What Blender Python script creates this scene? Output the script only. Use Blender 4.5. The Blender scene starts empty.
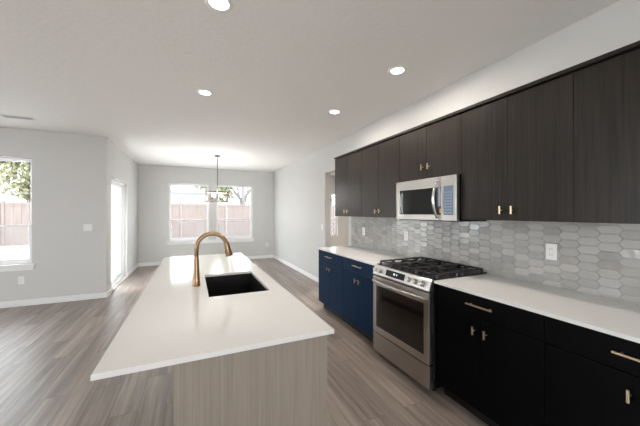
import bpy, bmesh, math, random
from mathutils import Vector, Matrix
random.seed(7)
S = bpy.context.scene
COL = S.collection
PI = math.pi

# ------------------------------------------------------------------ camera, world, sun, added fill lights, exposure
cam_d = bpy.data.cameras.new('camera')
cam_d.sensor_width = 36.0
cam_d.lens = 16.0
cam_d.shift_y = -0.0009
cam_d.clip_start = 0.05
cam_d.clip_end = 200
cam = bpy.data.objects.new('camera', cam_d)
COL.objects.link(cam)
cam.location = (0, 0, 1.45)
cam.rotation_euler = (PI / 2, 0, -math.radians(24.18))
S.camera = cam

W = bpy.data.worlds.new('sky'); S.world = W
W.use_nodes = True
bg = W.node_tree.nodes['Background']
bg.inputs['Color'].default_value = (0.88, 0.94, 1.0, 1)
bg.inputs['Strength'].default_value = 6.0

sun_d = bpy.data.lights.new('sun', 'SUN')
sun_d.energy = 6.0
sun_d.angle = math.radians(1.0)
sun_d.color = (1.0, 0.96, 0.9)
sun = bpy.data.objects.new('sun', sun_d)
COL.objects.link(sun)
sun.rotation_euler = Vector((-0.60, 0.22, -0.76)).to_track_quat('-Z', 'Y').to_euler()


def fill_light(name, loc, direction, sx, sy, power, color=(0.93, 0.97, 1.0)):
    """added area light that stands outside an opening and brightens the room"""
    l = bpy.data.lights.new(name, 'AREA')
    l.shape = 'RECTANGLE'; l.size = sx; l.size_y = sy
    l.energy = power; l.color = color
    o = bpy.data.objects.new(name, l); COL.objects.link(o)
    o.location = loc
    o.rotation_euler = Vector(direction).to_track_quat('-Z', 'Y').to_euler()
    return o


fill_light('fill_rear', (-0.1, -3.72, 1.5), (0, 1, 1.0), 2.4, 1.5, 40, (1.0, 0.95, 0.90))  # added lamp outside the unseen rear opening, aimed up to brighten the ceiling
fill_light('fill_side', (-5.95, 1.6, 1.4), (1, 0, 1.2), 3.6, 1.7, 26, (1.0, 0.97, 0.93))  # added lamp beyond the unseen left opening, tilted up at the ceiling
fill_light('fill_patio_door', (-1.95, 6.8, 1.1), (1, 0.8, 0.3), 1.5, 2.0, 300)  # added lamp behind the patio door: lights the nook, makes the shade glow

S.view_settings.view_transform = 'Standard'
S.view_settings.look = 'None'
S.view_settings.gamma = 1.0
S.view_settings.use_curve_mapping = False
S.view_settings.exposure = 0.53


# ------------------------------------------------------------------ helpers
class Shape:
    """collects boxes, tubes, lathes ... in world coordinates; build() links them as ONE mesh object"""
    def __init__(self):
        self.bm = bmesh.new()

    def _merge(self, t, mi=0):
        me = bpy.data.meshes.new('tmp')
        for f in t.faces:
            f.material_index = mi
        t.to_mesh(me); t.free()
        self.bm.from_mesh(me)
        bpy.data.meshes.remove(me)
        return self

    def box(self, x0, x1, y0, y1, z0, z1, bevel=0.0, seg=2, mi=0, rot=None):
        t = bmesh.new()
        v = [t.verts.new(p) for p in ((x0, y0, z0), (x1, y0, z0), (x1, y1, z0), (x0, y1, z0),
                                      (x0, y0, z1), (x1, y0, z1), (x1, y1, z1), (x0, y1, z1))]
        for q in ((3, 2, 1, 0), (4, 5, 6, 7), (0, 1, 5, 4), (1, 2, 6, 5), (2, 3, 7, 6), (3, 0, 4, 7)):
            t.faces.new([v[i] for i in q])
        if bevel > 0:
            bmesh.ops.bevel(t, geom=list(t.edges), offset=bevel, segments=seg, profile=0.5, affect='EDGES')
        if rot is not None:
            bmesh.ops.transform(t, matrix=rot, verts=t.verts)
        return self._merge(t, mi)

    def tube(self, path, radii, n=12, mi=0, caps=True, smooth=True):
        path = [Vector(p) for p in path]
        if not isinstance(radii, (list, tuple)):
            radii = [radii] * len(path)
        t = bmesh.new()
        rings = []
        d0 = (path[1] - path[0]).normalized()
        up = Vector((0, 0, 1)) if abs(d0.z) < 0.9 else Vector((1, 0, 0))
        u = d0.cross(up).normalized()
        for i, p in enumerate(path):
            if i == 0: d = path[1] - path[0]
            elif i == len(path) - 1: d = path[-1] - path[-2]
            else: d = path[i + 1] - path[i - 1]
            d.normalize()
            u = (u - d * u.dot(d)).normalized()
            w = d.cross(u)
            rings.append([t.verts.new(p + (u * math.cos(2 * PI * k / n) + w * math.sin(2 * PI * k / n)) * radii[i])
                          for k in range(n)])
        for a, b in zip(rings, rings[1:]):
            for k in range(n):
                f = t.faces.new((a[k], a[(k + 1) % n], b[(k + 1) % n], b[k]))
                f.smooth = smooth
        if caps:
            t.faces.new(list(reversed(rings[0]))); t.faces.new(rings[-1])
        bmesh.ops.recalc_face_normals(t, faces=t.faces)
        return self._merge(t, mi)

    def lathe(self, cx, cy, prof, n=32, mi=0, smooth=True):
        """prof: list of (radius, z)"""
        t = bmesh.new()
        rings = []
        for r, z in prof:
            if r < 1e-6:
                rings.append([t.verts.new((cx, cy, z))])
            else:
                rings.append([t.verts.new((cx + r * math.cos(2 * PI * k / n), cy + r * math.sin(2 * PI * k / n), z)) for k in range(n)])
        for a, b in zip(rings, rings[1:]):
            if len(a) == 1 and len(b) == 1: continue
            for k in range(n):
                if len(a) == 1: f = t.faces.new((a[0], b[(k + 1) % n], b[k]))
                elif len(b) == 1: f = t.faces.new((a[k], a[(k + 1) % n], b[0]))
                else: f = t.faces.new((a[k], a[(k + 1) % n], b[(k + 1) % n], b[k]))
                f.smooth = smooth
        bmesh.ops.recalc_face_normals(t, faces=t.faces)
        return self._merge(t, mi)

    def prism_y(self, prof, y0, y1, bevel=0.0, mi=0):
        """prof: closed list of (x, z), extruded along y"""
        t = bmesh.new()
        a = [t.verts.new((x, y0, z)) for x, z in prof]
        b = [t.verts.new((x, y1, z)) for x, z in prof]
        n = len(prof)
        t.faces.new(a); t.faces.new(list(reversed(b)))
        for k in range(n):
            t.faces.new((a[k], b[k], b[(k + 1) % n], a[(k + 1) % n]))
        bmesh.ops.recalc_face_normals(t, faces=t.faces)
        if bevel:
            bmesh.ops.bevel(t, geom=list(t.edges), offset=bevel, segments=2, profile=0.5, affect='EDGES')
        return self._merge(t, mi)

    def build(self, name, mats, parent=None, origin=None):
        if not isinstance(mats, (list, tuple)): mats = [mats]
        off = Vector(origin) if origin is not None else Vector((0, 0, 0))
        if parent is not None:
            off = world_loc(parent)
        bmesh.ops.translate(self.bm, vec=-off, verts=self.bm.verts)
        me = bpy.data.meshes.new(name)
        self.bm.to_mesh(me); self.bm.free()
        for m in mats: me.materials.append(m)
        o = bpy.data.objects.new(name, me)
        COL.objects.link(o)
        if parent is not None:
            o.parent = parent
        else:
            o.location = off
        return o


def world_loc(o):
    v = Vector((0, 0, 0))
    while o is not None:
        v += Vector(o.location); o = o.parent
    return v


def thing(name, label, cat, loc, group=None):
    o = bpy.data.objects.new(name, None)
    o.empty_display_size = 0.1
    COL.objects.link(o)
    o.location = loc
    tag(o, label, cat, group)
    return o


def tag(o, label, cat, group=None):
    o['label'] = label; o['category'] = cat
    if group: o['group'] = group
    return o


def struct(o, label=None):
    o['kind'] = 'structure'
    if label: o['label'] = label
    return o


def dup(root, shift, label, group=None):
    """copy of a thing with copies of its parts and sub-parts"""
    def cp(o, parent):
        c = o.copy(); COL.objects.link(c)
        if parent is not None: c.parent = parent
        for ch in [x for x in bpy.data.objects if x.parent == o]:
            cp(ch, c)
        return c
    r = cp(root, None)
    r.location = Vector(root.location) + Vector(shift)
    r['label'] = label
    if group: r['group'] = group
    return r


# ------------------------------------------------------------------ materials
def new_mat(name):
    m = bpy.data.materials.new(name); m.use_nodes = True
    nt = m.node_tree
    b = nt.nodes['Principled BSDF']
    return m, nt, b


def plain(name, color, rough=0.5, metal=0.0, spec=0.5, emit=None, strength=0.0, bump=0.0, bscale=40.0):
    m, nt, b = new_mat(name)
    b.inputs['Base Color'].default_value = (*color, 1)
    b.inputs['Roughness'].default_value = rough
    b.inputs['Metallic'].default_value = metal
    b.inputs['Specular IOR Level'].default_value = spec
    if emit:
        b.inputs['Emission Color'].default_value = (*emit, 1)
        b.inputs['Emission Strength'].default_value = strength
    if bump:
        tc = nt.nodes.new('ShaderNodeTexCoord')
        n = nt.nodes.new('ShaderNodeTexNoise'); n.inputs['Scale'].default_value = bscale; n.inputs['Detail'].default_value = 5
        bp = nt.nodes.new('ShaderNodeBump'); bp.inputs['Strength'].default_value = bump; bp.inputs['Distance'].default_value = 0.01
        nt.links.new(tc.outputs['Object'], n.inputs['Vector'])
        nt.links.new(n.outputs['Fac'], bp.inputs['Height'])
        nt.links.new(bp.outputs['Normal'], b.inputs['Normal'])
    return m


def wood(name, dark, light, scale=(55, 55, 1.6), rough=0.42, spec=0.5, bump=0.15):
    """straight vertical grain"""
    m, nt, b = new_mat(name)
    N = nt.nodes; L = nt.links
    tc = N.new('ShaderNodeTexCoord'); oi = N.new('ShaderNodeObjectInfo')
    ad = N.new('ShaderNodeVectorMath'); ad.operation = 'ADD'
    ml = N.new('ShaderNodeMath'); ml.operation = 'MULTIPLY'; ml.inputs[1].default_value = 13.0
    L.new(oi.outputs['Random'], ml.inputs[0])
    L.new(tc.outputs['Object'], ad.inputs[0]); L.new(ml.outputs[0], ad.inputs[1])
    mp = N.new('ShaderNodeMapping'); mp.inputs['Scale'].default_value = scale
    L.new(ad.outputs[0], mp.inputs['Vector'])
    n1 = N.new('ShaderNodeTexNoise'); n1.inputs['Scale'].default_value = 1.0; n1.inputs['Detail'].default_value = 6; n1.inputs['Roughness'].default_value = 0.65
    L.new(mp.outputs[0], n1.inputs['Vector'])
    mp2 = N.new('ShaderNodeMapping'); mp2.inputs['Scale'].default_value = (scale[0] * 4, scale[1] * 4, scale[2] * 3)
    L.new(ad.outputs[0], mp2.inputs['Vector'])
    n2 = N.new('ShaderNodeTexNoise'); n2.inputs['Scale'].default_value = 1.0; n2.inputs['Detail'].default_value = 3
    L.new(mp2.outputs[0], n2.inputs['Vector'])
    mx = N.new('ShaderNodeMath'); mx.operation = 'ADD'
    h = N.new('ShaderNodeMath'); h.operation = 'MULTIPLY'; h.inputs[1].default_value = 0.45
    L.new(n2.outputs['Fac'], h.inputs[0]); L.new(n1.outputs['Fac'], mx.inputs[0]); L.new(h.outputs[0], mx.inputs[1])
    cr = N.new('ShaderNodeValToRGB')
    cr.color_ramp.elements[0].position = 0.45; cr.color_ramp.elements[0].color = (*dark, 1)
    cr.color_ramp.elements[1].position = 0.95; cr.color_ramp.elements[1].color = (*light, 1)
    L.new(mx.outputs[0], cr.inputs['Fac'])
    L.new(cr.outputs['Color'], b.inputs['Base Color'])
    bp = N.new('ShaderNodeBump'); bp.inputs['Strength'].default_value = bump; bp.inputs['Distance'].default_value = 0.002
    L.new(mx.outputs[0], bp.inputs['Height']); L.new(bp.outputs['Normal'], b.inputs['Normal'])
    b.inputs['Roughness'].default_value = rough
    b.inputs['Specular IOR Level'].default_value = spec
    return m


def floor_mat():
    m, nt, b = new_mat('vinyl_planks')
    N = nt.nodes; L = nt.links
    tc = N.new('ShaderNodeTexCoord')
    mp = N.new('ShaderNodeMapping'); mp.inputs['Rotation'].default_value = (0, 0, PI / 2)
    L.new(tc.outputs['Object'], mp.inputs['Vector'])
    br = N.new('ShaderNodeTexBrick')
    br.offset = 0.37; br.offset_frequency = 2
    br.inputs['Color1'].default_value = (0, 0, 0, 1); br.inputs['Color2'].default_value = (1, 1, 1, 1)
    br.inputs['Mortar'].default_value = (0, 0, 0, 1)
    br.inputs['Scale'].default_value = 1.0
    br.inputs['Mortar Size'].default_value = 0.0014
    br.inputs['Brick Width'].default_value = 1.22; br.inputs['Row Height'].default_value = 0.18
    L.new(mp.outputs[0], br.inputs['Vector'])
    # per plank offset for the grain
    sc = N.new('ShaderNodeVectorMath'); sc.operation = 'SCALE'; sc.inputs['Scale'].default_value = 9.0
    L.new(br.outputs['Color'], sc.inputs[0])
    ad = N.new('ShaderNodeVectorMath'); ad.operation = 'ADD'
    L.new(tc.outputs['Object'], ad.inputs[0]); L.new(sc.outputs[0], ad.inputs[1])
    mg = N.new('ShaderNodeMapping'); mg.inputs['Scale'].default_value = (21, 0.8, 1)
    L.new(ad.outputs[0], mg.inputs['Vector'])
    n1 = N.new('ShaderNodeTexNoise'); n1.inputs['Scale'].default_value = 1.0; n1.inputs['Detail'].default_value = 7; n1.inputs['Roughness'].default_value = 0.62
    n1.inputs['Distortion'].default_value = 0.4
    L.new(mg.outputs[0], n1.inputs['Vector'])
    mf = N.new('ShaderNodeMapping'); mf.inputs['Scale'].default_value = (90, 3.0, 1)
    L.new(ad.outputs[0], mf.inputs['Vector'])
    n2 = N.new('ShaderNodeTexNoise'); n2.inputs['Scale'].default_value = 1.0; n2.inputs['Detail'].default_value = 3
    L.new(mf.outputs[0], n2.inputs['Vector'])
    cr = N.new('ShaderNodeValToRGB')
    e = cr.color_ramp.elements
    e[0].position = 0.30; e[0].color = (0.128, 0.101, 0.087, 1)
    e[1].position = 0.72; e[1].color = (0.37, 0.305, 0.262, 1)
    k = e.new(0.5); k.color = (0.235, 0.192, 0.165, 1)
    a1 = N.new('ShaderNodeMath'); a1.operation = 'MULTIPLY_ADD'; a1.inputs[1].default_value = 0.16; 
    bw = N.new('ShaderNodeSeparateColor'); L.new(br.outputs['Color'], bw.inputs[0])
    sb = N.new('ShaderNodeMath'); sb.operation = 'SUBTRACT'; sb.inputs[1].default_value = 0.5
    L.new(bw.outputs[0], sb.inputs[0])
    L.new(sb.outputs[0], a1.inputs[0]); L.new(n1.outputs['Fac'], a1.inputs[2])
    a2 = N.new('ShaderNodeMath'); a2.operation = 'MULTIPLY_ADD'; a2.inputs[1].default_value = 0.16
    s2 = N.new('ShaderNodeMath'); s2.operation = 'SUBTRACT'; s2.inputs[1].default_value = 0.5
    L.new(n2.outputs['Fac'], s2.inputs[0]); L.new(s2.outputs[0], a2.inputs[0]); L.new(a1.outputs[0], a2.inputs[2])
    L.new(a2.outputs[0], cr.inputs['Fac'])
    # dark seam between planks
    mxs = N.new('ShaderNodeMix'); mxs.data_type = 'RGBA'
    mxs.inputs['B'].default_value = (0.07, 0.05, 0.04, 1)
    L.new(br.outputs['Fac'], mxs.inputs['Factor']); L.new(cr.outputs['Color'], mxs.inputs['A'])
    L.new(mxs.outputs['Result'], b.inputs['Base Color'])
    b.inputs['Roughness'].default_value = 0.38
    b.inputs['Specular IOR Level'].default_value = 0.8
    bp = N.new('ShaderNodeBump'); bp.inputs['Strength'].default_value = 0.12; bp.inputs['Distance'].default_value = 0.003
    L.new(a2.outputs[0], bp.inputs['Height']); L.new(bp.outputs['Normal'], b.inputs['Normal'])
    return m


def glass_mat():
    m, nt, b = new_mat('window_glass')
    N = nt.nodes; L = nt.links
    tr = N.new('ShaderNodeBsdfTransparent'); tr.inputs['Color'].default_value = (0.97, 0.98, 0.98, 1)
    gl = N.new('ShaderNodeBsdfGlossy'); gl.inputs['Roughness'].default_value = 0.0
    lw = N.new('ShaderNodeLayerWeight'); pw = N.new('ShaderNodeMath'); pw.operation = 'POWER'; pw.inputs[1].default_value = 5.0
    fr = N.new('ShaderNodeMath'); fr.operation = 'MULTIPLY_ADD'; fr.inputs[1].default_value = 0.6; fr.inputs[2].default_value = 0.0
    L.new(lw.outputs['Facing'], pw.inputs[0]); L.new(pw.outputs[0], fr.inputs[0])
    mx = N.new('ShaderNodeMixShader')
    L.new(fr.outputs[0], mx.inputs[0]); L.new(tr.outputs[0], mx.inputs[1]); L.new(gl.outputs[0], mx.inputs[2])
    L.new(mx.outputs[0], N['Material Output'].inputs['Surface'])
    return m


def screen_mat():
    """fine insect mesh: mostly see-through, the threads scatter outside light"""
    m, nt, b = new_mat('insect_screen')
    N = nt.nodes; L = nt.links
    tr = N.new('ShaderNodeBsdfTransparent')
    tl = N.new('ShaderNodeBsdfTranslucent'); tl.inputs['Color'].default_value = (0.13, 0.13, 0.133, 1)
    mx = N.new('ShaderNodeMixShader'); mx.inputs[0].default_value = 0.12
    L.new(tr.outputs[0], mx.inputs[1]); L.new(tl.outputs[0], mx.inputs[2])
    L.new(mx.outputs[0], N['Material Output'].inputs['Surface'])
    return m


def shade_mat():
    """added white door shade, glowing from the lamp outside to whiten the glass"""
    m, nt, b = new_mat('added_white_shade')
    N = nt.nodes; L = nt.links
    df = N.new('ShaderNodeBsdfDiffuse'); df.inputs['Color'].default_value = (0.85, 0.85, 0.84, 1)
    tl = N.new('ShaderNodeBsdfTranslucent'); tl.inputs['Color'].default_value = (0.85, 0.85, 0.84, 1)
    mx = N.new('ShaderNodeMixShader'); mx.inputs[0].default_value = 0.5
    L.new(df.outputs[0], mx.inputs[1]); L.new(tl.outputs[0], mx.inputs[2])
    L.new(mx.outputs[0], N['Material Output'].inputs['Surface'])
    return m


def tile_mat():
    m, nt, b = new_mat('picket_tile')
    N = nt.nodes; L = nt.links
    at = N.new('ShaderNodeAttribute'); at.attribute_name = 'shade'
    tc = N.new('ShaderNodeTexCoord')
    n = N.new('ShaderNodeTexNoise'); n.inputs['Scale'].default_value = 22; n.inputs['Detail'].default_value = 4
    L.new(tc.outputs['Object'], n.inputs['Vector'])
    ma = N.new('ShaderNodeMath'); ma.operation = 'MULTIPLY_ADD'; ma.inputs[1].default_value = 0.5
    L.new(n.outputs['Fac'], ma.inputs[0]); L.new(at.outputs['Fac'], ma.inputs[2])
    cr = N.new('ShaderNodeValToRGB')
    cr.color_ramp.elements[0].position = 0.2; cr.color_ramp.elements[0].color = (0.345, 0.335, 0.315, 1)
    cr.color_ramp.elements[1].position = 1.2; cr.color_ramp.elements[1].color = (0.47, 0.46, 0.44, 1)
    L.new(ma.outputs[0], cr.inputs['Fac']); L.new(cr.outputs['Color'], b.inputs['Base Color'])
    b.inputs['Roughness'].default_value = 0.09
    bp = N.new('ShaderNodeBump'); bp.inputs['Strength'].default_value = 0.5; bp.inputs['Distance'].default_value = 0.004
    n2 = N.new('ShaderNodeTexNoise'); n2.inputs['Scale'].default_value = 14; n2.inputs['Detail'].default_value = 2
    L.new(tc.outputs['Object'], n2.inputs['Vector'])
    L.new(n2.outputs['Fac'], bp.inputs['Height']); L.new(bp.outputs['Normal'], b.inputs['Normal'])
    return m


def steel_mat(name='stainless_steel', rough=0.3, col=(0.50, 0.475, 0.45)):
    m, nt, b = new_mat(name)
    N = nt.nodes; L = nt.links
    b.inputs['Base Color'].default_value = (*col, 1)
    b.inputs['Metallic'].default_value = 1.0
    tc = N.new('ShaderNodeTexCoord'); mp = N.new('ShaderNodeMapping'); mp.inputs['Scale'].default_value = (600, 4, 600)
    n = N.new('ShaderNodeTexNoise'); n.inputs['Scale'].default_value = 1.0; n.inputs['Detail'].default_value = 2
    L.new(tc.outputs['Object'], mp.inputs['Vector']); L.new(mp.outputs[0], n.inputs['Vector'])
    ma = N.new('ShaderNodeMath'); ma.operation = 'MULTIPLY_ADD'; ma.inputs[1].default_value = 0.12; ma.inputs[2].default_value = rough - 0.06
    L.new(n.outputs['Fac'], ma.inputs[0]); L.new(ma.outputs[0], b.inputs['Roughness'])
    return m


def quartz_mat():
    m, nt, b = new_mat('white_quartz')
    N = nt.nodes; L = nt.links
    tc = N.new('ShaderNodeTexCoord')
    n = N.new('ShaderNodeTexNoise'); n.inputs['Scale'].default_value = 160; n.inputs['Detail'].default_value = 3
    L.new(tc.outputs['Object'], n.inputs['Vector'])
    cr = N.new('ShaderNodeValToRGB')
    cr.color_ramp.elements[0].position = 0.3; cr.color_ramp.elements[0].color = (0.725, 0.715, 0.695, 1)
    cr.color_ramp.elements[1].position = 0.55; cr.color_ramp.elements[1].color = (0.755, 0.745, 0.725, 1)
    L.new(n.outputs['Fac'], cr.inputs['Fac']); L.new(cr.outputs['Color'], b.inputs['Base Color'])
    b.inputs['Roughness'].default_value = 0.12
    return m


def leaf_mat(name, a, c):
    m, nt, b = new_mat(name)
    N = nt.nodes; L = nt.links
    tc = N.new('ShaderNodeTexCoord')
    n = N.new('ShaderNodeTexNoise'); n.inputs['Scale'].default_value = 2.5; n.inputs['Detail'].default_value = 3
    L.new(tc.outputs['Object'], n.inputs['Vector'])
    cr = N.new('ShaderNodeValToRGB')
    cr.color_ramp.elements[0].position = 0.35; cr.color_ramp.elements[0].color = (*a, 1)
    cr.color_ramp.elements[1].position = 0.65; cr.color_ramp.elements[1].color = (*c, 1)
    L.new(n.outputs['Fac'], cr.inputs['Fac']); L.new(cr.outputs['Color'], b.inputs['Base Color'])
    b.inputs['Roughness'].default_value = 0.6
    return m


M = {}
M['wall'] = plain('wall_paint', (0.61, 0.605, 0.59), 0.75, spec=0.3, bump=0.03, bscale=120)
M['ceil'] = plain('ceiling_paint', (0.89, 0.875, 0.85), 0.85, spec=0.2, bump=0.3, bscale=28)
M['trim'] = plain('white_trim_paint', (0.82, 0.82, 0.815), 0.4)
M['vinyl'] = plain('white_vinyl', (0.84, 0.84, 0.84), 0.35)
M['plastic'] = plain('white_plastic', (0.80, 0.80, 0.79), 0.35)
M['slot'] = plain('dark_slot', (0.05, 0.05, 0.05), 0.6)
M['grille'] = plain('grille_grey', (0.30, 0.30, 0.30), 0.6)
M['shade'] = shade_mat()
M['floor'] = floor_mat()
M['upper'] = wood('dark_brown_laminate', (0.0090, 0.0074, 0.0062), (0.032, 0.0255, 0.0205), rough=0.36, spec=0.22, bump=0.08)
M['navy'] = wood('navy_laminate', (0.0032, 0.021, 0.062), (0.006, 0.029, 0.080), rough=0.42, spec=0.05)
M['black'] = wood('black_laminate', (0.0012, 0.0012, 0.0016), (0.003, 0.003, 0.0038), rough=0.5, spec=0.06)
M['toe'] = plain('toe_kick_black', (0.006, 0.006, 0.007), 0.6)
M['greige'] = wood('greige_wood', (0.225, 0.187, 0.153), (0.315, 0.268, 0.225), scale=(85, 85, 1.6), rough=0.5)
M['quartz'] = quartz_mat()
M['tile'] = tile_mat()
M['grout'] = plain('pale_grout', (0.40, 0.39, 0.375), 0.8)
M['brass'] = plain('brushed_brass', (0.74, 0.58, 0.38), 0.28, 1.0)
M['bronze'] = plain('champagne_bronze', (0.31, 0.195, 0.11), 0.30, 1.0)
M['steel'] = steel_mat()
M['steel_dark'] = steel_mat('satin_steel', 0.34, (0.40, 0.37, 0.34))
M['chrome'] = plain('polished_chrome', (0.78, 0.78, 0.78), 0.12, 1.0)
M['blackglass'] = plain('black_glass', (0.006, 0.006, 0.007), 0.04)
M['ovenglass'] = plain('oven_glass', (0.010, 0.008, 0.007), 0.06)
M['enamel'] = plain('black_enamel', (0.010, 0.010, 0.011), 0.22)
M['iron'] = plain('cast_iron', (0.014, 0.014, 0.015), 0.45, bump=0.1, bscale=200)
M['sink'] = plain('black_composite', (0.006, 0.006, 0.006), 0.6, spec=0.2)
M['keypad'] = plain('keypad_blue_grey', (0.10, 0.14, 0.21), 0.25)
M['key'] = plain('keypad_keys', (0.16, 0.21, 0.29), 0.35)
M['display'] = plain('clock_display', (0.02, 0.03, 0.05), 0.3, emit=(0.55, 0.8, 1.0), strength=1.2)
M['yellow_patch'] = plain('patch_yellow', (0.75, 0.50, 0.06), 0.5)
M['lens'] = plain('lit_lens', (0.9, 0.9, 0.9), 0.5, emit=(1.0, 0.95, 0.88), strength=6.0)
M['bulb'] = plain('lit_bulb', (0.9, 0.9, 0.9), 0.4, emit=(1.0, 0.80, 0.58), strength=9.0)
M['nickel'] = plain('dark_nickel', (0.07, 0.065, 0.06), 0.45, 0.6)
M['weathered'] = plain('weathered_grey_wood', (0.16, 0.13, 0.105), 0.6)
M['glass'] = glass_mat()
M['screen'] = screen_mat()
M['fence'] = wood('cedar_fence', (0.122, 0.094, 0.084), (0.166, 0.137, 0.126), scale=(6, 6, 0.6), rough=0.8, spec=0.2)
M['ground'] = plain('pale_concrete', (0.5, 0.49, 0.475), 0.9, bump=0.2, bscale=12)
M['siding'] = plain('white_siding', (0.42, 0.42, 0.425), 0.7)
M['shingle'] = plain('pale_shingles', (0.34, 0.34, 0.345), 0.9, bump=0.3, bscale=30)
M['bark'] = plain('pale_bark', (0.15, 0.14, 0.13), 0.9, bump=0.4, bscale=20)
M['leaf'] = leaf_mat('green_leaves', (0.16, 0.19, 0.105), (0.32, 0.34, 0.22))
M['leafy'] = leaf_mat('yellow_green_leaves', (0.24, 0.25, 0.145), (0.40, 0.39, 0.26))
M['exterior'] = plain('exterior_render', (0.6, 0.59, 0.57), 0.8)

# ------------------------------------------------------------------ setting
XR = 2.38            # kitchen wall
XN = -1.33           # left wall of the dining nook
YL = 5.90            # wall with the left window
YF = 8.93            # far wall of the nook
YB = -3.50           # rear wall behind the camera
XL = -5.70           # left wall of the living room
XH = 5.20            # far side of the side room
H = 2.74

s = Shape(); s.box(XL - .15, XH + .15, YB - .15, YL + .15, -0.08, 0.0)
s.box(XN - .15, XH + .15, YL + .15, YF + .15, -0.08, 0.0)
struct(s.build('floor', M['floor']), 'grey-brown vinyl plank floor')
s = Shape(); s.box(XL - .6, XH + .6, YB - .6, YL + .6, H, H + .25); s.box(XN - .6, XH + .6, YL + .6, YF + .6, H, H + .25)
struct(s.build('ceiling', M['ceil']), 'lightly textured white ceiling')
s = Shape(); s.box(-30, 30, -20, 40, -0.2, -0.09)
struct(s.build('ground', M['ground']), 'pale bare ground outside')


def wall(name, axis, p0, p1, a0, a1, z0, z1, holes, mat):
    """slab normal to axis between p0 and p1, spanning a0..a1 along the other axis, with rectangular holes (a, b, za, zb)"""
    s = Shape()
    cuts = sorted({a0, a1, *[h[0] for h in holes], *[h[1] for h in holes]})
    for u, v in zip(cuts, cuts[1:]):
        spans = [(z0, z1)]
        for h in holes:
            if h[0] <= u + 1e-6 and h[1] >= v - 1e-6:
                nxt = []
                for za, zb in spans:
                    if h[2] > za: nxt.append((za, h[2]))
                    if h[3] < zb: nxt.append((h[3], zb))
                spans = nxt
        for za, zb in spans:
            if axis == 'x': s.box(p0, p1, u, v, za, zb)
            else: s.box(u, v, p0, p1, za, zb)
    bmesh.ops.remove_doubles(s.bm, verts=s.bm.verts, dist=1e-5)
    return struct(s.build(name, mat))


W1 = (-3.50, -2.29, 0.65, 2.30)      # living-room window
W2 = (-0.60, 0.445, 0.65, 2.27)      # nook windows
W3 = (0.652, 1.71, 0.65, 2.27)
W4 = (3.85, 4.70, 0.62, 2.12)        # side room
D1 = (6.22, 7.56, 0.02, 2.09)        # patio door
OP = (4.14, 5.055, 0.0, 2.225)       # opening into the side room
wall('wall_kitchen', 'x', XR, XR + .12, YB, YF, 0, H, [OP], M['wall'])
wall('wall_nook_far', 'y', YF, YF + .15, XN - .15, XR + .12, 0, H, [W2, W3], M['wall'])
wall('wall_nook_left', 'x', XN - .15, XN, YL + .15, YF, 0, H, [D1], M['wall'])
wall('wall_living', 'y', YL, YL + .15, XL, XN, 0, H, [W1], M['wall'])
wall('wall_left', 'x', XL - .15, XL, YB, YL + .15, 0, H, [(-0.2, 3.4, 0.55, 2.25)], M['wall'])  # opening added out of view to let sky light in
wall('wall_rear', 'y', YB - .15, YB, XL - .15, XH + .15, 0, H, [(-1.3, 1.1, 0.75, 2.25)], M['wall'])  # unseen opening, added so that outside light enters from behind
wall('wall_side_room_far', 'y', YF, YF + .15, XR + .12, XH + .15, 0, H, [W4], M['wall'])
wall('wall_side_room_right', 'x', XH, XH + .15, YB, YF, 0, H, [], M['wall'])
wall('wall_side_room_near', 'y', 2.4, 2.5, XR + .12, XH, 0, H, [], M['wall'])

# baseboards
BH, BT = 0.095, 0.013
def base(name, x0, x1, y0, y1):
    s = Shape(); s.box(x0, x1, y0, y1, 0.001, BH, 0.003, 1)
    struct(s.build(name, M['trim']))
base('baseboard_kitchen', XR - BT, XR, OP[1], YF - .001)
base('baseboard_nook_far', XN + BT + .001, XR - BT - .001, YF - BT, YF)
base('baseboard_nook_left_near', XN, XN + BT, YL - BT, D1[0] - .03)
base('baseboard_nook_left_far', XN, XN + BT, D1[1] + .01, YF - .001)
base('baseboard_living', XL + BT + .001, XN - .001, YL - BT, YL)
base('baseboard_left', XL, XL + BT, YB + .01, YL - .001)
base('baseboard_rear', XL + BT + .001, XR - .001, YB, YB + BT)
base('baseboard_side_room', XR + .13, XH - .001, YF - BT, YF)


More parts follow.
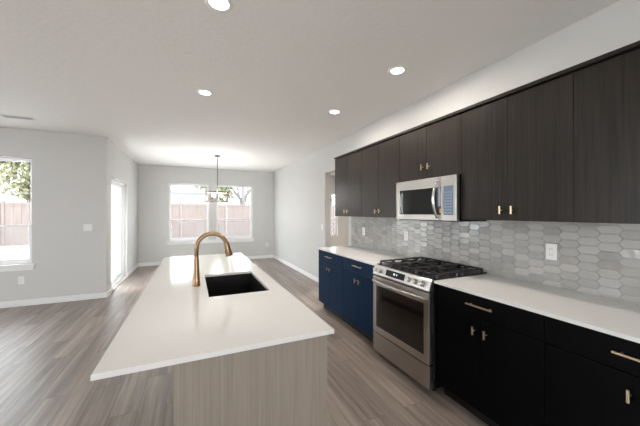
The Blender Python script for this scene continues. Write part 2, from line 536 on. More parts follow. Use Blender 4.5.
def window_y(n, hole, yin, rail=1.24, label=None, sill=True):
    """single-hung vinyl window set in a wall normal to y; yin is the room face of that wall"""
    a, b, za, zb = hole
    g = 0.002
    yo0, yo1 = yin + .075, yin + .135
    root = bpy.data.objects.new('window_%d' % n, None); COL.objects.link(root)
    root.location = ((a + b) / 2, yin, za)
    root['kind'] = 'structure'
    if label: root['label'] = label
    f = .035
    s = Shape()
    s.box(a + g, a + f, yo0, yo1, za + g, zb - g, .003, 1); s.box(b - f, b - g, yo0, yo1, za + g, zb - g, .003, 1)
    s.box(a + f, b - f, yo0, yo1, za + g, za + f, .003, 1); s.box(a + f, b - f, yo0, yo1, zb - f, zb - g, .003, 1)
    s.build('frame', M['vinyl'], root)
    s = Shape()                                       # lower sash, in front of the upper one
    y0, y1 = yo0 + .006, yo0 + .028
    s.box(a + f, a + f + .03, y0, y1, za + f, rail + .012, .003, 1); s.box(b - f - .03, b - f, y0, y1, za + f, rail + .012, .003, 1)
    s.box(a + f + .03, b - f - .03, y0, y1, za + f, za + f + .035, .003, 1); s.box(a + f + .03, b - f - .03, y0, y1, rail - .012, rail + .012, .003, 1)
    sash = s.build('sash', M['vinyl'], root)
    s = Shape(); s.box(a + f + .03, b - f - .03, y0 + .009, y0 + .012, za + f + .035, rail - .012); s.build('pane', M['glass'], sash)
    s = Shape()
    y2, y3 = yo0 + .032, yo0 + .05
    s.box(a + f, a + f + .02, y2, y3, rail, zb - f, .003, 1); s.box(b - f - .02, b - f, y2, y3, rail, zb - f, .003, 1)
    s.box(a + f + .02, b - f - .02, y2, y3, zb - f - .02, zb - f, .003, 1); s.box(a + f + .02, b - f - .02, y2, y3, rail - .012, rail + .01, .003, 1)
    up = s.build('sash', M['vinyl'], root)
    s = Shape(); s.box(a + f + .02, b - f - .02, y2 + .007, y2 + .01, rail + .01, zb - f - .02); s.build('pane', M['glass'], up)
    s = Shape(); s.box(a + f, b - f, yo1 - .006, yo1 - .005, za + f, rail); s.build('screen', M['screen'], root)
    return root


def sill_y(n, a, b, za, yin):
    s = Shape()
    s.box(a - .05, b + .05, yin - .035, yin - .0005, za - .026, za - .001, .004, 2)
    s.box(a - .03, b + .03, yin - .016, yin - .0005, za - .10, za - .026, .003, 1)
    struct(s.build('trim_%d' % n, M['trim']), 'white painted window stool and apron')


window_y(1, W1, YL, label='white vinyl window in the left wall'); sill_y(1, W1[0], W1[1], W1[2], YL)
window_y(2, W2, YF, label='left window of the dining nook')
window_y(3, W3, YF, label='right window of the dining nook'); sill_y(2, W2[0], W3[1], W2[2], YF)
window_y(4, W4, YF, label='window of the side room seen through the opening')

# patio door in the left wall of the nook
def patio_door():
    a, b, za, zb = D1
    root = bpy.data.objects.new('door_1', None); COL.objects.link(root)
    root.location = (XN, (a + b) / 2, 0); root['kind'] = 'structure'; root['label'] = 'white sliding glass patio door in the nook'
    x0, x1 = XN - .14, XN - .05
    s = Shape(); f = .045; g = .002
    s.box(x0, x1, a + g, a + f, za + g, zb - g, .003, 1); s.box(x0, x1, b - f, b - g, za + g, zb - g, .003, 1)
    s.box(x0, x1, a + f, b - f, za + g, za + .04, .003, 1); s.box(x0, x1, a + f, b - f, zb - f, zb - g, .003, 1)
    s.build('frame', M['vinyl'], root)
    mid = (a + b) / 2
    for u, v, xa in ((a + f, mid + .035, x0 + .048), (mid - .035, b - f, x0 + .014)):
        s = Shape(); w = .065; xb = xa + .03
        z0, z1 = za + .04, zb - f
        s.box(xa, xb, u, u + w, z0, z1, .003, 1); s.box(xa, xb, v - w, v, z0, z1, .003, 1)
        s.box(xa, xb, u + w, v - w, z0, z0 + .085, .003, 1); s.box(xa, xb, u + w, v - w, z1 - .065, z1, .003, 1)
        p = s.build('door_panel', M['vinyl'], root)
        s = Shape(); s.box(xa + .013, xa + .017, u + w, v - w, z0 + .085, z1 - .065); s.build('pane', M['glass'], p)
        s = Shape(); s.box(xa + .005, xa + .007, u + w, v - w, z0 + .085, z1 - .065); s.build('shade', M['shade'], p)  # added shade that gives the door glass its bright white look
        if xa > x0 + .03:
            s = Shape(); s.box(xb, xb + .014, u + .02, u + .045, .95, 1.12, .004, 2); s.build('door_handle', M['plastic'], p)
patio_door()

def tiles():
    """elongated hexagon mosaic, one mesh; each tile is slightly uneven, as hand-made glaze is"""
    y0, y1, z0, z1 = 0.150, 4.035, 0.915, 1.392
    bm = bmesh.new()
    lay = bm.loops.layers.float_color.new('shade')
    rnd = random.Random(3)
    cp, rh, tip = 0.104, 0.0555, 0.022
    xg = XR - .0045
    cols = int((y1 - y0) / cp) + 2
    rows = int((z1 - z0) / rh) + 3
    def clip(poly, ax, lim, keep_less):
        out = []
        for i in range(len(poly)):
            p, q = poly[i], poly[(i + 1) % len(poly)]
            ip = p[ax] <= lim if keep_less else p[ax] >= lim
            iq = q[ax] <= lim if keep_less else q[ax] >= lim
            if ip: out.append(p)
            if ip != iq:
                t = (lim - p[ax]) / (q[ax] - p[ax])
                out.append(tuple(p[k] + (q[k] - p[k]) * t for k in range(2)))
        return out
    for i in range(-1, cols):
        for j in range(-1, rows):
            cy = y0 + i * cp
            cz = z0 + j * rh + (rh / 2 if i % 2 else 0) + .012
            hl = cp / 2 + tip / 2 - .0012; hf = cp / 2 - tip / 2 - .0004; hh = rh / 2 - .0014
            tilt = Vector((0, rnd.gauss(0, .018), rnd.gauss(0, .022)))
            shade = rnd.random()
            def ring(sc):
                pts = [(cy - hl + sc, cz), (cy - hf + sc * .5, cz - hh + sc), (cy + hf - sc * .5, cz - hh + sc),
                       (cy + hl - sc, cz), (cy + hf - sc * .5, cz + hh - sc), (cy - hf + sc * .5, cz + hh - sc)]
                return pts
            base_, face = ring(0), ring(.0022)
            whole = all(y0 < p[0] < y1 and z0 < p[1] < z1 for p in base_)
            def xof(p, d):
                return xg - d - tilt.y * (p[0] - cy) - tilt.z * (p[1] - cz)
            if whole:
                vb = [bm.verts.new((xg, p[0], p[1])) for p in base_]
                vf = [bm.verts.new((xof(p, .0040), p[0], p[1])) for p in face]
                fs = [bm.faces.new(vf)]
                for k in range(6):
                    f_ = bm.faces.new((vb[k], vb[(k + 1) % 6], vf[(k + 1) % 6], vf[k])); fs.append(f_)
            else:
                p = face
                for ax, lim, less in ((0, y0, False), (0, y1, True), (1, z0, False), (1, z1, True)):
                    if len(p) < 3: break
                    p = clip(p, ax, lim, less)
                if len(p) < 3: continue
                vf = [bm.verts.new((xof(q, .0040), q[0], q[1])) for q in p]
                fs = [bm.faces.new(vf)]
            for f_ in fs:
                for lp in f_.loops: lp[lay] = (shade, shade, shade, 1)
    bmesh.ops.recalc_face_normals(bm, faces=bm.faces)
    for f_ in bm.faces:
        if f_.normal.x > 0.3: f_.normal_flip()
    t = Shape(); t.bm.free(); t.bm = bm
    o = t.build('wall_backsplash_tile', M['tile'])
    struct(o, 'glossy grey elongated hexagon tile backsplash')
    g = Shape(); g.box(XR - .0046, XR - .0004, y0, y1, z0, z1)
    gr = g.build('grout', M['grout'], o)
tiles()

# ------------------------------------------------------------------ cabinets
XC = 1.755           # face of the lower doors
XU = 2.040           # face of the upper doors
CT = 0.914           # worktop height


def pull_h(x, y, z, length, mat, parent):
    s = Shape()
    s.box(x - .034, x - .024, y - length / 2, y + length / 2, z - .005, z + .005, .0015, 1)
    for yy in (y - length * .36, y + length * .36):
        s.tube([(x - .0005, yy, z), (x - .026, yy, z)], .0045, 10)
    return s.build('pull', mat, parent)


def pull_t(x, y, z, length, mat, parent):
    s = Shape()
    s.box(x - .034, x - .023, y - .0055, y + .0055, z - length / 2, z + length / 2, .0015, 1)
    s.tube([(x - .0005, y, z), (x - .024, y, z)], .005, 10)
    return s.build('pull', mat, parent)


def base_cabinet(y0, y1, mat, label, group):
    root = thing('base_cabinet', label, 'cabinet', (XR - .3, (y0 + y1) / 2, 0), group)
    s = Shape(); s.box(XC + .021, XR - .006, y0 + .001, y1 - .001, .11, CT - .021)
    s.build('carcass', mat, root)
    s = Shape(); s.box(XC + .085, XR - .006, y0 + .001, y1 - .001, .001, .1095); s.build('toe_kick', M['toe'], root)
    s = Shape(); s.box(XC, XC + .020, y0 + .002, y1 - .002, .742, CT - .026, .0015, 1)
    dr = s.build('drawer', mat, root)
    pull_h(XC, (y0 + y1) / 2, .822, .19, M['brass'], dr)
    m = (y0 + y1) / 2
    for u, v, py in ((y0 + .002, m - .0015, m - .042), (m + .0015, y1 - .002, m + .042)):
        s = Shape(); s.box(XC, XC + .020, u, v, .113, .738, .0015, 1)
        d = s.build('door', mat, root)
        pull_t(XC, py, .650, .056, M['brass'], d)
    return root


base_cabinet(2.446, 3.205, M['navy'], 'navy base cabinet directly left of the steel range', 'navy base cabinets')
base_cabinet(3.205, 3.962, M['navy'], 'navy base cabinet at the far end of the run, by the opening', 'navy base cabinets')
base_cabinet(0.915, 1.668, M['black'], 'black base cabinet directly right of the steel range', 'black base cabinets')
base_cabinet(0.160, 0.915, M['black'], 'black base cabinet nearest the camera, cut by the right edge of the photo', 'black base cabinets')


def worktop(y0, y1, label):
    s = Shape(); s.box(XC - .025, XR - .0095, y0, y1, CT - .020, CT, .002, 2)
    return tag(s.build('worktop', M['quartz'], None, (XR - .3, (y0 + y1) / 2, CT - .02)), label, 'countertop')
worktop(2.443, 3.975, 'short white quartz worktop on the navy cabinets left of the range')
worktop(0.145, 1.672, 'long white quartz worktop on the black cabinets right of the range')


def upper_cabinet(y0, y1, z0, label, hz, hl=.05):
    z1 = 2.268
    root = thing('wall_cabinet', label, 'cabinet', (XR - .16, (y0 + y1) / 2, z0), 'dark brown wall cabinets')
    s = Shape(); s.box(XU + .019, XR - .001, y0 + .0008, y1 - .0008, z0, 2.279); s.build('carcass', M['upper'], root)
    m = (y0 + y1) / 2
    for u, v, py in ((y0 + .0015, m - .0015, m - .040), (m + .0015, y1 - .0015, m + .040)):
        s = Shape(); s.box(XU, XU + .018, u, v, z0 - .003, z1, .0012, 1)
        d = s.build('door', M['upper'], root)
        pull_t(XU, py, hz, hl, M['brass'], d)
    return root


ZU = 1.395
upper_cabinet(3.207, 3.972, ZU, 'dark brown wall cabinet at the far left end of the upper row', 1.465)
upper_cabinet(2.448, 3.207, ZU, 'dark brown tall wall cabinet just left of the microwave', 1.465)
upper_cabinet(1.678, 2.448, 1.772, 'short dark brown wall cabinet above the microwave', 1.885, .055)
upper_cabinet(0.914, 1.678, ZU, 'dark brown tall wall cabinet just right of the microwave', 1.467, .058)
upper_cabinet(0.150, 0.914, ZU, 'dark brown wall cabinet at the right edge of the photo', 1.467, .058)
s = Shape(); s.box(XU - .012, XR - .001, 0.150, 3.978, 2.281, 2.306, .002, 1)
struct(s.build('trim_3', M['upper']), 'dark brown top trim along the wall cabinets')

# ------------------------------------------------------------------ island
IX0, IX1, IY0, IY1 = -0.306, 0.595, 1.165, 3.88
BX0, BX1, BY0, BY1 = -0.064, 0.571, 1.19, 3.85
isl = thing('kitchen_island', 'greige wood kitchen island base under the long white quartz top', 'island', ((BX0 + BX1) / 2, (BY0 + BY1) / 2, 0))
s = Shape(); s.box(BX0, BX1, BY0, BY0 + .02, .001, CT - .0215, .001, 1); s.build('end_panel', M['greige'], isl)
s = Shape(); s.box(BX0, BX1, BY1 - .02, BY1, .001, CT - .0215, .001, 1); s.build('end_panel', M['greige'], isl)
s = Shape(); s.box(BX0, BX0 + .02, BY0 + .0205, BY1 - .0205, .001, CT - .0215, .001, 1); s.build('back_panel', M['greige'], isl)
s = Shape()
s.box(BX0 + .0205, BX1 - .021, BY0 + .0205, 1.86, .11, CT - .0215)
s.box(BX0 + .0205, BX1 - .021, 2.70, BY1 - .0205, .11, CT - .0215)
s.box(BX0 + .0205, BX1 - .021, 1.86, 2.70, .11, .60)
s.box(BX1 - .042, BX1 - .021, 1.86, 2.70, .60, CT - .0215)
s.build('carcass', M['greige'], isl)
s = Shape(); s.box(BX0 + .0205, BX1 - .08, BY0 + .0205, BY1 - .0205, .001, .1095); s.build('toe_kick', M['toe'], isl)
n = 6; w_ = (BY1 - BY0 - .041) / n
for k in range(n):
    u = BY0 + .0205 + k * w_
    s = Shape(); s.box(BX1 - .0205, BX1 - .0005, u + .0015, u + w_ - .0015, .113, CT - .03, .001, 1)
    d = s.build('door', M['greige'], isl)
    yy = u + (w_ - .04 if k % 2 == 0 else .04)
    s = Shape(); s.box(BX1 + .022, BX1 + .033, yy - .0055, yy + .0055, .74, .80, .0015, 1)
    s.tube([(BX1 - .001, yy, .77), (BX1 + .024, yy, .77)], .005, 10)
    s.build('pull', M['brass'], d)

# island top with the sink cut-out
SX0, SX1, SY0, SY1 = 0.096, 0.489, 1.930, 2.635
def slab_with_hole():
    bm = bmesh.new()
    def ring(x0, x1, y0, y1, z): return [bm.verts.new(p) for p in ((x0, y0, z), (x1, y0, z), (x1, y1, z), (x0, y1, z))]
    z0, z1, b = CT - .020, CT, .002
    ot, om, ob = ring(IX0 + b, IX1 - b, IY0 + b, IY1 - b, z1), ring(IX0, IX1, IY0, IY1, z1 - b), ring(IX0, IX1, IY0, IY1, z0)
    it, im, ib = ring(SX0 - b / 2, SX1 + b / 2, SY0 - b / 2, SY1 + b / 2, z1), ring(SX0, SX1, SY0, SY1, z1 - b / 2), ring(SX0, SX1, SY0, SY1, z0)
    seq = [ob, om, ot, it, im, ib, ob]
    for a, c in zip(seq, seq[1:]):
        for k in range(4):
            bm.faces.new((a[k], a[(k + 1) % 4], c[(k + 1) % 4], c[k]))
    bmesh.ops.recalc_face_normals(bm, faces=bm.faces)
    return bm
s = Shape(); s.bm.free(); s.bm = slab_with_hole()
tag(s.build('island_countertop', M['quartz'], None, ((IX0 + IX1) / 2, (IY0 + IY1) / 2, CT - .02)),
    'long white quartz island countertop with a black sink let into it', 'countertop')

sk = thing('kitchen_sink', 'black single-bowl undermount sink in the white island countertop', 'sink', ((SX0 + SX1) / 2, (SY0 + SY1) / 2, .67))
def basin():
    bm = bmesh.new()
    zt, zb = CT - .0215, .675
    def ring(x0, x1, y0, y1, z): return [bm.verts.new(p) for p in ((x0, y0, z), (x1, y0, z), (x1, y1, z), (x0, y1, z))]
    e = .004
    i_t = ring(SX0 - e, SX1 + e, SY0 - e, SY1 + e, zt); i_b = ring(SX0 + .01, SX1 - .01, SY0 + .01, SY1 - .01, zb + .012)
    o_t = ring(SX0 - .025, SX1 + .025, SY0 - .025, SY1 + .025, zt); o_b = ring(SX0 - .004, SX1 + .004, SY0 - .004, SY1 + .004, zb)
    for a, c in ((o_b, o_t), (o_t, i_t), (i_t, i_b)):
        for k in range(4): bm.faces.new((a[k], a[(k + 1) % 4], c[(k + 1) % 4], c[k]))
    bm.faces.new(i_b); bm.faces.new(list(reversed(o_b)))
    bmesh.ops.recalc_face_normals(bm, faces=bm.faces)
    return bm
s = Shape(); s.bm.free(); s.bm = basin(); s.build('basin', M['sink'], sk)
s = Shape(); s.lathe((SX0 + SX1) / 2, (SY0 + SY1) / 2, [(0, .690), (.03, .690), (.042, .6885), (.044, .6875)], 24); s.build('drain', M['enamel'], sk)

# faucet
fx, fy = 0.028, 2.262
fc = thing('kitchen_faucet', 'tall bronze gooseneck kitchen faucet beside the island sink', 'faucet', (fx, fy, CT))
s = Shape(); s.lathe(fx, fy, [(0, CT + .0005), (.0285, CT + .0005), (.0285, CT + .004), (.0268, CT + .006), (.0235, CT + .055), (.019, CT + .12), (.0160, CT + .185), (.0150, CT + .215)], 32)
s.build('body', M['bronze'], fc)
path = [(fx, fy, CT + .212)]
R0 = .106
zc = CT + .273
for k in range(0, 29):
    a = PI - k * (PI * .90) / 28
    path.append((fx + R0 + R0 * math.cos(a), fy, zc + R0 * math.sin(a) * .98))
s = Shape(); s.tube(path, .0148, 16); s.build('neck', M['bronze'], fc)
p1, p0 = Vector(path[-1]), Vector(path[-2])
dirn = (p1 - p0).normalized()
tipv = Vector((fx + .230, fy, CT + .207))
dirn = (tipv - p1).normalized()
Ls = (tipv - p1).length
s = Shape(); s.tube([p1 - dirn * .004, p1 + dirn * .004, p1 + dirn * Ls * .5, p1 + dirn * Ls * .97, tipv], [.0170, .0190, .0225, .0285, .0270], 18)
sp = s.build('spray_head', M['bronze'], fc)
s = Shape(); q = p1 + dirn * Ls * .72
sd = Vector((-.9, -.35, 0)).normalized()
s.tube([q + sd * .012, q + sd * .026], [.009, .007], 10); s.build('button', M['nickel'], sp)
s = Shape(); s.tube([(fx, fy + .017, CT + .10), (fx, fy + .05, CT + .105)], .010, 12); s.tube([(fx, fy + .046, CT + .104), (fx, fy + .054, CT + .20)], [.006, .0045], 10)
s.build('handle', M['bronze'], fc)

# ------------------------------------------------------------------ range
RY0, RY1 = 1.679, 2.437
XF = 1.690
rg = thing('kitchen_range', 'stainless steel slide-in gas range with black cast-iron grates', 'range', (2.03, (RY0 + RY1) / 2, 0))
s = Shape(); s.box(1.735, XR - .012, RY0 + .003, RY1 - .003, .05, .908, .002, 1)
for yy in (RY0 + .06, RY1 - .06):
    for xx in (1.80, 2.28): s.tube([(xx, yy, .001), (xx, yy, .055)], .018, 10)
s.build('body', M['enamel'], rg)
# sloping control panel
s = Shape(); s.prism_y([(1.736, .822), (XF, .822), (XF - .002, .832), (1.714, .912), (1.722, .918), (1.736, .918)], RY0, RY1, .0012)
cpn = s.build('control_panel', M['steel'], rg)
pn = Vector((-(.912 - .832), 0, (1.714 - (XF - .002)))).normalized()       # outward normal of the panel face
pc = Vector(((XF - .002 + 1.714) / 2, 0, .872))
def on_panel(y, t=0.0, d=0.0):
    v = pc + pn * d + Vector((1.714 - XF + .002, 0, .08)).normalized() * t
    return Vector((v.x, y, v.z))
pu = Vector((1.714 - XF + .002, 0, .08)).normalized()
def panel_box(y0, y1, t0, t1, d0, d1, name, mat, parent):
    t = Shape(); t.box(0, 1, 0, 1, 0, 1)
    for v in t.bm.verts:
        y = y0 + (y1 - y0) * v.co.y; tt = t0 + (t1 - t0) * v.co.z; dd = d0 + (d1 - d0) * v.co.x
        v.co = on_panel(y, tt, dd)
    bmesh.ops.recalc_face_normals(t.bm, faces=t.bm.faces)
    return t.build(name, mat, parent)
dsp = panel_box(1.975, 2.235, -.026, .030, .0002, .003, 'display_panel', M['blackglass'], cpn)
for q in range(4):
    y = 2.12 - q * .014
    panel_box(y - .005, y + .005, -.004, .012, .0031, .0036, 'clock_segment', M['display'], cpn) if q in (0, 1, 3) else None
for ky in (2.395, 2.335, 2.275) if False else (2.392, 2.328, 1.925, 1.845, 1.765):
    t = Shape()
    a = on_panel(ky, 0, .0005); 
    t.tube([a, a + pn * .007], .026, 20); t.tube([a + pn * .007, a + pn * .012, a + pn * .030], [.0225, .0205, .0185], 20)
    kn = t.build('knob', M['steel'], cpn)
    t = Shape(); b0 = a + pn * .0305 + pu * .016; b1 = a + pn * .0305 - pu * .002
    t.tube([b0, b1], .002, 6); t.build('pointer', M['slot'], kn)
# oven door
s = Shape(); s.box(XF, XF + .044, RY0 + .002, RY1 - .002, .248, .812, .004, 2); od = s.build('oven_door', M['steel'], rg)
s = Shape(); s.box(XF - .0025, XF - .0003, 1.737, 2.380, .312, .722, .001, 1); ow = s.build('window', M['ovenglass'], od)
hp = []
for k in range(17):
    u = k / 16; y = RY0 + .035 + (RY1 - RY0 - .07) * u
    hp.append((XF - .022 - .030 * math.sin(PI * u) ** .8, y, .768))
s = Shape(); s.tube(hp, .0125, 14)
for yy in (hp[0], hp[-1]): s.tube([(XF + .001, yy[1], .768), (yy[0] - .004, yy[1], .768)], .0125, 14)
s.build('handle', M['steel'], od)
s = Shape(); s.box(XF, XF + .044, RY0 + .002, RY1 - .002, .056, .238, .004, 2); s.build('storage_drawer', M['steel_dark'], rg)
s = Shape(); s.box(XF + .012, XF + .044, RY0 + .002, RY1 - .002, .2385, .2475); s.build('gap_strip', M['enamel'], rg)
# cooktop
s = Shape(); s.box(1.737, XR - .013, RY0, RY1, .909, .923, .003, 2); ck = s.build('cooktop', M['enamel'], rg)
burners = [(1.87, 1.83, .042), (2.20, 1.83, .036), (2.035, 2.058, .050), (1.87, 2.29, .036), (2.20, 2.29, .042)]
for bx, by, br_ in burners:
    s = Shape(); s.lathe(bx, by, [(0, .9235), (br_ + .012, .9235), (br_ + .010, .930), (br_, .931), (br_, .937), (br_ - .006, .941), (0, .9415)], 24)
    s.build('burner', M['iron'], rg)
for g0, g1 in ((RY0 + .018, RY0 + .262), (RY0 + .266, RY1 - .266), (RY1 - .262, RY1 - .018)):
    s = Shape(); xa, xb = 1.765, XR - .045
    zt, zb = .958, .944
    hw = .006
    for yy in (g0 + hw, g1 - hw): s.box(xa, xb, yy - hw, yy + hw, zb, zt, .002, 1)
    for xx in (xa + hw, (xa + xb) / 2, xb - hw): s.box(xx - hw, xx + hw, g0, g1, zb, zt, .002, 1)
    ym = (g0 + g1) / 2
    for (x0_, x1_) in ((xa, xa + .085), (xa + .175, (xa + xb) / 2 + .09), (xb - .085, xb)): s.box(x0_, x1_, ym - hw, ym + hw, zb, zt + .003, .002, 1)
    for xx in (xa + .13, xb - .13):
        s.box(xx - hw, xx + hw, g0, g0 + .075, zb, zt + .003, .002, 1); s.box(xx - hw, xx + hw, g1 - .075, g1, zb, zt + .003, .002, 1)
    for xx in (xa + hw, (xa + xb) / 2, xb - hw):
        for yy in (g0 + hw, g1 - hw): s.box(xx - .008, xx + .008, yy - .008, yy + .008, .9232, zb, .001, 1)
    s.build('grate', M['iron'], rg)

# ------------------------------------------------------------------ microwave
MX = 1.990
MY0, MY1, MZ0, MZ1 = 1.682, 2.444, 1.378, 1.766
mw = thing('microwave', 'stainless over-the-range microwave hung under the short wall cabinet', 'microwave', (2.18, (MY0 + MY1) / 2, MZ0))
s = Shape(); s.box(MX + .036, XR - .012, MY0 + .002, MY1 - .002, MZ0 - .006, MZ1, .002, 1); s.build('body', M['enamel'], mw)
s = Shape(); s.box(MX, MX + .035, 1.834, MY1, MZ0, MZ1, .004, 2); md = s.build('door', M['steel_dark'], mw)
s = Shape(); s.box(MX - .002, MX - .0002, 1.842, 2.388, 1.430, 1.674, .0008, 1); s.build('window', M['blackglass'], md)
hp = []
for k in range(17):
    u = k / 16; z = MZ0 + .022 + (MZ1 - MZ0 - .06) * u
    hp.append((MX - .010 - .052 * math.sin(PI * u) ** .75, 1.872, z))
s = Shape(); s.tube(hp, .0115, 14)
for v in (hp[0], hp[-1]): s.tube([(MX + .001, v[1], v[2]), (v[0] - .006, v[1], v[2])], .0115, 12)
s.build('handle', M['chrome'], md)
s = Shape(); s.box(MX, MX + .035, MY0, 1.832, MZ0, MZ1, .004, 2); cpl = s.build('control_panel', M['steel_dark'], mw)
s = Shape(); s.box(MX - .002, MX - .0002, 1.712, 1.812, 1.428, 1.678, .0008, 1); kp = s.build('keypad', M['keypad'], cpl)
s = Shape()
for r in range(8):
    for c in range(3):
        y = 1.727 + c * .027; z = 1.44 + r * .025
        s.box(MX - .0028, MX - .0021, y, y + .019, z, z + .014)
s.build('keys', M['key'], kp)
s = Shape(); s.box(MX - .0032, MX - .0021, 1.835 + .008, 1.853, 1.444, 1.484); s.build('yellow_patch', M['yellow_patch'], md)  # small flat yellow rectangle on the door

# ------------------------------------------------------------------ outlets, switches, vent
def plate_x(y, z, kind, label, x, group, gangs=1):
    """wall plate on a wall whose room face looks towards -x"""
    w = .035 + .023 * (gangs - 1)
    root = thing('wall_outlet' if kind == 'outlet' else 'light_switch', label, kind if kind == 'outlet' else 'light switch', (x, y, z), group)
    s = Shape(); s.box(x - .006, x - .0004, y - w, y + w, z - .058, z + .058, .002, 2); s.build('plate', M['plastic'], root)
    for g in range(gangs):
        yy = y + (g - (gangs - 1) / 2) * .046
        s = Shape()
        if kind == 'outlet':
            for dz in (-.02, .02):
                s = Shape(); s.box(x - .0085, x - .006, yy - .016, yy + .016, z + dz - .0135, z + dz + .0135, .001, 1)
                fc_ = s.build('receptacle', M['plastic'], root)
                for dy in (-.0065, .0065):
                    s = Shape(); s.box(x - .0090, x - .0086, yy + dy - .0012, yy + dy + .0012, z + dz - .004, z + dz + .006)
                    s.build('slot', M['slot'], fc_)
        else:
            s.box(x - .009, x - .006, yy - .016, yy + .016, z - .033, z + .033, .001, 1); s.build('rocker', M['plastic'], root)
    return root


def plate_y(xc, z, kind, label, y, group, gangs=1):
    """wall plate on a wall whose room face looks towards -y"""
    w = .035 + .023 * (gangs - 1)
    root = thing('wall_outlet' if kind == 'outlet' else 'light_switch', label, kind if kind == 'outlet' else 'light switch', (xc, y, z), group)
    s = Shape(); s.box(xc - w, xc + w, y - .006, y - .0004, z - .058, z + .058, .002, 2); s.build('plate', M['plastic'], root)
    for g in range(gangs):
        xx = xc + (g - (gangs - 1) / 2) * .046
        s = Shape()
        if kind == 'outlet':
            for dz in (-.02, .02):
                s = Shape(); s.box(xx - .016, xx + .016, y - .0085, y - .006, z + dz - .0135, z + dz + .0135, .001, 1)
                fc_ = s.build('receptacle', M['plastic'], root)
                for dx in (-.0065, .0065):
                    s = Shape(); s.box(xx + dx - .0012, xx + dx + .0012, y - .0090, y - .0086, z + dz - .004, z + dz + .006)
                    s.build('slot', M['slot'], fc_)
        else:
            s.box(xx - .016, xx + .016, y - .009, y - .006, z - .033, z + .033, .001, 1); s.build('rocker', M['plastic'], root)
    return root


XT = XR - .0105
plate_x(3.655, 1.165, 'outlet', 'white outlet on the tile over the navy cabinets, left of the range', XT, 'outlets on the backsplash')
plate_x(2.72, 1.165, 'outlet', 'white outlet on the tile just left of the range', XT, 'outlets on the backsplash')
plate_x(1.19, 1.165, 'outlet', 'white outlet on the tile over the right-hand worktop', XT, 'outlets on the backsplash')
plate_x(5.19, 1.16, 'switch', 'white light switch on the right wall just past the opening', XR, 'light switches')
plate_y(-1.585, 1.20, 'switch', 'white double light switch on the left wall near its corner', YL, 'light switches', 2)
plate_y(-2.41, 0.40, 'outlet', 'white outlet low on the left wall below the window', YL, 'low wall outlets')
plate_y(2.17, 0.43, 'outlet', 'white outlet low on the far wall right of the nook windows', YF, 'low wall outlets')

vt = thing('ceiling_vent', 'white slotted air vent in the ceiling at upper left', 'vent', (-2.15, 5.18, H))
s = Shape(); s.box(-2.32, -1.98, 5.115, 5.245, H - .008, H - .0005, .002, 1); s.build('plate', M['trim'], vt)
for k in range(7):
    s = Shape(); s.box(-2.30, -2.00, 5.130 + k * .0155, 5.134 + k * .0155, H - .0095, H - .0081)
    s.build('slot', M['grille'], vt)

# ------------------------------------------------------------------ recessed lights
def downlight(x, y, label, power=3.0):
    root = thing('recessed_light', label, 'ceiling light', (x, y, H), 'recessed ceiling lights')
    s = Shape(); s.lathe(x, y, [(.058, H - .0035), (.066, H - .009), (.082, H - .006), (.086, H - .0005)], 32); s.build('trim_ring', M['trim'], root)
    s = Shape(); s.lathe(x, y, [(0, H - .004), (.0585, H - .004), (.0585, H - .0006)], 32); s.build('lens', M['lens'], root)
    l = bpy.data.lights.new('downlight', 'AREA'); l.shape = 'DISK'; l.size = .11; l.energy = power; l.color = (1.0, .91, .82)
    l.spread = math.radians(178)
    o = bpy.data.objects.new('downlight', l); COL.objects.link(o); o.parent = root
    o.location = (0, 0, -.012)
    return root
downlight(1.700, 2.070, 'recessed light over the walkway in front of the range', 11)
downlight(1.665, 3.250, 'recessed light nearest the far end of the wall cabinets', 11)
downlight(0.124, 3.295, 'recessed light above the far half of the island')
downlight(3.8, 5.6, 'added unseen recessed light that brightens the side room', 75)  # lamp added out of view because the side room was too dark
downlight(0.150, 1.850, 'recessed light above the near half of the island, at the top of the photo')

# ------------------------------------------------------------------ pendant over the dining nook
px, py = 0.52, 6.85
pd = thing('pendant_chandelier', 'small open drum chandelier hanging in the dining nook before the windows', 'chandelier', (px, py, 1.70))
s = Shape(); s.lathe(px, py, [(0, H - .028), (.05, H - .028), (.064, H - .018), (.066, H - .0006), (0, H - .0006)], 28); s.build('canopy', M['nickel'], pd)
s = Shape(); s.tube([(px, py, H - .028), (px, py, 1.745)], .008, 10); s.build('rod', M['nickel'], pd)
RZ0, RZ1, RR = 1.685, 1.895, .258
cage = Shape()
for z in (RZ0, RZ1):
    cage.lathe(px, py, [(RR - .006, z), (RR + .006, z), (RR + .006, z + .022), (RR - .006, z + .022), (RR - .006, z)], 40, smooth=False)
for k in range(6):
    a = k * PI / 3 + .35
    x, y = px + RR * math.cos(a), py + RR * math.sin(a)
    cage.tube([(x, y, RZ0 + .008), (x, y, RZ1 + .008)], .008, 8)
cage.build('cage', M['weathered'], pd)
for k in range(4):
    a = k * PI / 2 + .5
    ca, sa = math.cos(a), math.sin(a)
    s = Shape(); s.tube([(px, py, 1.752), (px + .06 * ca, py + .06 * sa, 1.738), (px + .12 * ca, py + .12 * sa, 1.752)], .007, 8)
    s.tube([(px + .12 * ca, py + .12 * sa, 1.748), (px + .12 * ca, py + .12 * sa, 1.80)], .011, 10)
    if k % 2 == 0: s.tube([(px + .12 * ca, py + .12 * sa, 1.752), (px + (RR) * ca, py + RR * sa, RZ0 + .01)], .005, 8)
    ar = s.build('arm', M['nickel'], pd)
    s = Shape(); s.lathe(px + .12 * ca, py + .12 * sa, [(0, 1.80), (.009, 1.802), (.018, 1.825), (.019, 1.84), (.012, 1.865), (.004, 1.885), (0, 1.888)], 14)
    s.build('bulb', M['bulb'], ar)
l = bpy.data.lights.new('pendant_glow', 'POINT'); l.energy = 24; l.color = (1, .96, .92); l.shadow_soft_size = .09
o = bpy.data.objects.new('pendant_glow', l); COL.objects.link(o); o.parent = pd; o.location = (0, 0, .16)

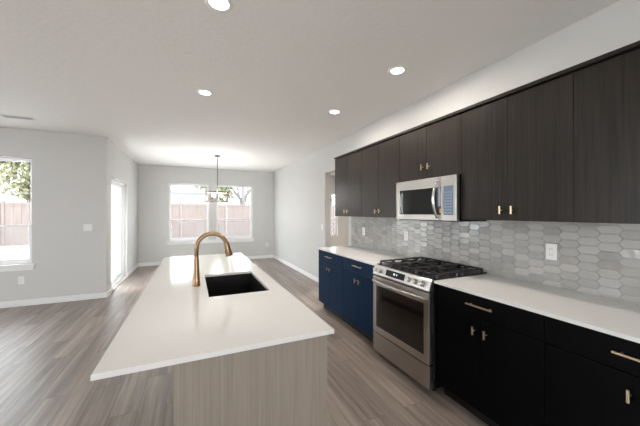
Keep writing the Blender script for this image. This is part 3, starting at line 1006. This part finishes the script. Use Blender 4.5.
# ------------------------------------------------------------------ outside
YFE = 17.6
fn = thing('garden_fence', 'reddish-brown vertical board fence standing across the yard behind the house', 'fence', (0, YFE, -.09))
rnd = random.Random(5)
x = -15.0
while x < 15.0:
    s = Shape(); u = x + .06
    while u < x + 2.34:
        s.box(u, u + .1405, YFE - .02 - .014 * (int(round((u - x) / .142)) % 2), YFE, -.08, 1.93 + rnd.uniform(-.01, .01))
        u += .1408
    s.box(x + .06, x + 2.34, YFE + .001, YFE + .04, .3, .39); s.box(x + .06, x + 2.34, YFE + .001, YFE + .04, 1.5, 1.59)
    s.box(x + .06, x + 2.34, YFE - .045, YFE - .021, 1.80, 1.90)
    s.build('fence_panel', M['fence'], fn)
    s = Shape(); s.box(x - .05, x + .05, YFE - .05, YFE + .05, -.089, 2.0, .005, 1); s.build('post', M['fence'], fn)
    x += 2.4

hs = thing('neighbor_house', 'white neighboring house rising above the fence in the left nook window', 'house', (-2.5, 29, -.09))
s = Shape(); s.box(-5.4, 1.0, 24.0, 31, -.089, 3.0); s.build('wall', M['siding'], hs)
def hip():
    bm = bmesh.new()
    b = [bm.verts.new(p) for p in ((-5.9, 23.5, 2.95), (1.5, 23.5, 2.95), (1.5, 31.5, 2.95), (-5.9, 31.5, 2.95))]
    t = [bm.verts.new(p) for p in ((-5.9, 23.5, 3.15), (1.5, 23.5, 3.15), (1.5, 31.5, 3.15), (-5.9, 31.5, 3.15))]
    r = [bm.verts.new(p) for p in ((-3.6, 27.4, 4.6), (-0.9, 27.4, 4.6))]
    bm.faces.new(list(reversed(b)))
    for k in range(4): bm.faces.new((b[k], b[(k + 1) % 4], t[(k + 1) % 4], t[k]))
    bm.faces.new((t[0], t[1], r[1], r[0])); bm.faces.new((t[1], t[2], r[1])); bm.faces.new((t[2], t[3], r[0], r[1])); bm.faces.new((t[3], t[0], r[0]))
    bmesh.ops.recalc_face_normals(bm, faces=bm.faces)
    return bm
s = Shape(); s.bm.free(); s.bm = hip(); s.build('roof', M['shingle'], hs)


def tree(loc, trunk_r, height, blobs, leaves, lmat, label, seed, leaf=.11, limbs=()):
    rnd = random.Random(seed)
    root = thing('yard_tree', label, 'tree', loc)
    X, Y, Z = loc
    s = Shape(); s.tube([(X, Y, Z + .002), (X + .04, Y, Z + height * .3), (X - .03, Y, Z + height * .6)], [trunk_r, trunk_r * .8, trunk_r * .5], 12)
    for lb in limbs:
        s.tube([(X + p[0], Y + p[1], Z + p[2]) for p in lb], [trunk_r * .62, trunk_r * .45, trunk_r * .25], 10)
    s.build('trunk', M['bark'], root)
    bm = bmesh.new()
    for k in range(leaves):
        cx, cy, cz, rx, rz = blobs[rnd.randrange(len(blobs))]
        while True:
            v = Vector((rnd.uniform(-1, 1), rnd.uniform(-1, 1), rnd.uniform(-1, 1)))
            if .35 < v.length < 1: break
        p = Vector((X + cx + v.x * rx, Y + cy + v.y * rx, Z + cz + v.z * rz))
        q = Matrix.Rotation(rnd.uniform(0, 6.28), 3, 'Z') @ Matrix.Rotation(rnd.uniform(-1.2, 1.2), 3, 'X')
        L_ = leaf * rnd.uniform(.7, 1.4)
        pts = [Vector((0, -L_, 0)), Vector((L_ * .5, 0, L_ * .1)), Vector((0, L_, 0)), Vector((-L_ * .5, 0, L_ * .1))]
        bm.faces.new([bm.verts.new(p + q @ w) for w in pts])
    s = Shape(); s.bm.free(); s.bm = bm
    s.build('foliage', lmat, root)
    return root

G = -.09
tree((3.05, 19.2, G), .17, 6.5, [(-1.2, .6, 2.9, .9, .7), (-1.6, .8, 3.3, .8, .7), (-1.3, 1.0, 3.9, 1.0, .8), (-2.4, 1.2, 3.9, .8, .9), (-1.2, .5, 4.9, 1.3, 1.0), (.8, .6, 5.3, 1.4, 1.1), (1.8, .3, 4.6, 1.2, .9)], 4200, M['leaf'],
     'pale-trunked forking tree behind the fence in the right nook window', 11, .14,
     limbs=[[(0, 0, 1.7), (-.30, 0, 2.9), (-.7, .1, 4.8)], [(0, 0, 1.8), (.30, 0, 2.9), (.45, 0, 5.0)], [(.05, 0, 2.4), (.75, .1, 3.4), (1.3, .2, 4.6)], [(-.15, 0, 2.4), (-.75, .1, 3.2), (-1.3, .2, 3.9)]])
tree((-7.9, 20.2, G), .22, 6.5, [(0, 0, 3.6, 1.5, 1.5), (-.9, 0, 4.8, 1.3, 1.3), (.7, .2, 2.9, 1.2, 1.0), (.2, 0, 5.8, 1.2, 1.2)], 10000, M['leafy'],
     'yellow-green leafy tree behind the fence at the right of the left window', 12, .12)
tree((-12.6, 21.5, G), .22, 7.0, [(0, 0, 3.8, 1.7, 1.6), (.7, 0, 5.4, 1.5, 1.4), (-.8, 0, 5.0, 1.4, 1.3), (.9, .3, 3.0, 1.3, 1.0)], 9000, M['leaf'],
     'green leafy tree behind the fence at the left edge of the photo', 13, .12)
tree((10.6, 21.5, G), .22, 7.0, [(0, 0, 3.6, 1.7, 1.6), (.7, 0, 5.2, 1.5, 1.4), (-.8, 0, 4.6, 1.4, 1.3)], 2400, M['leaf'],
     'green tree seen through the side-room window beyond the opening', 14, .13)
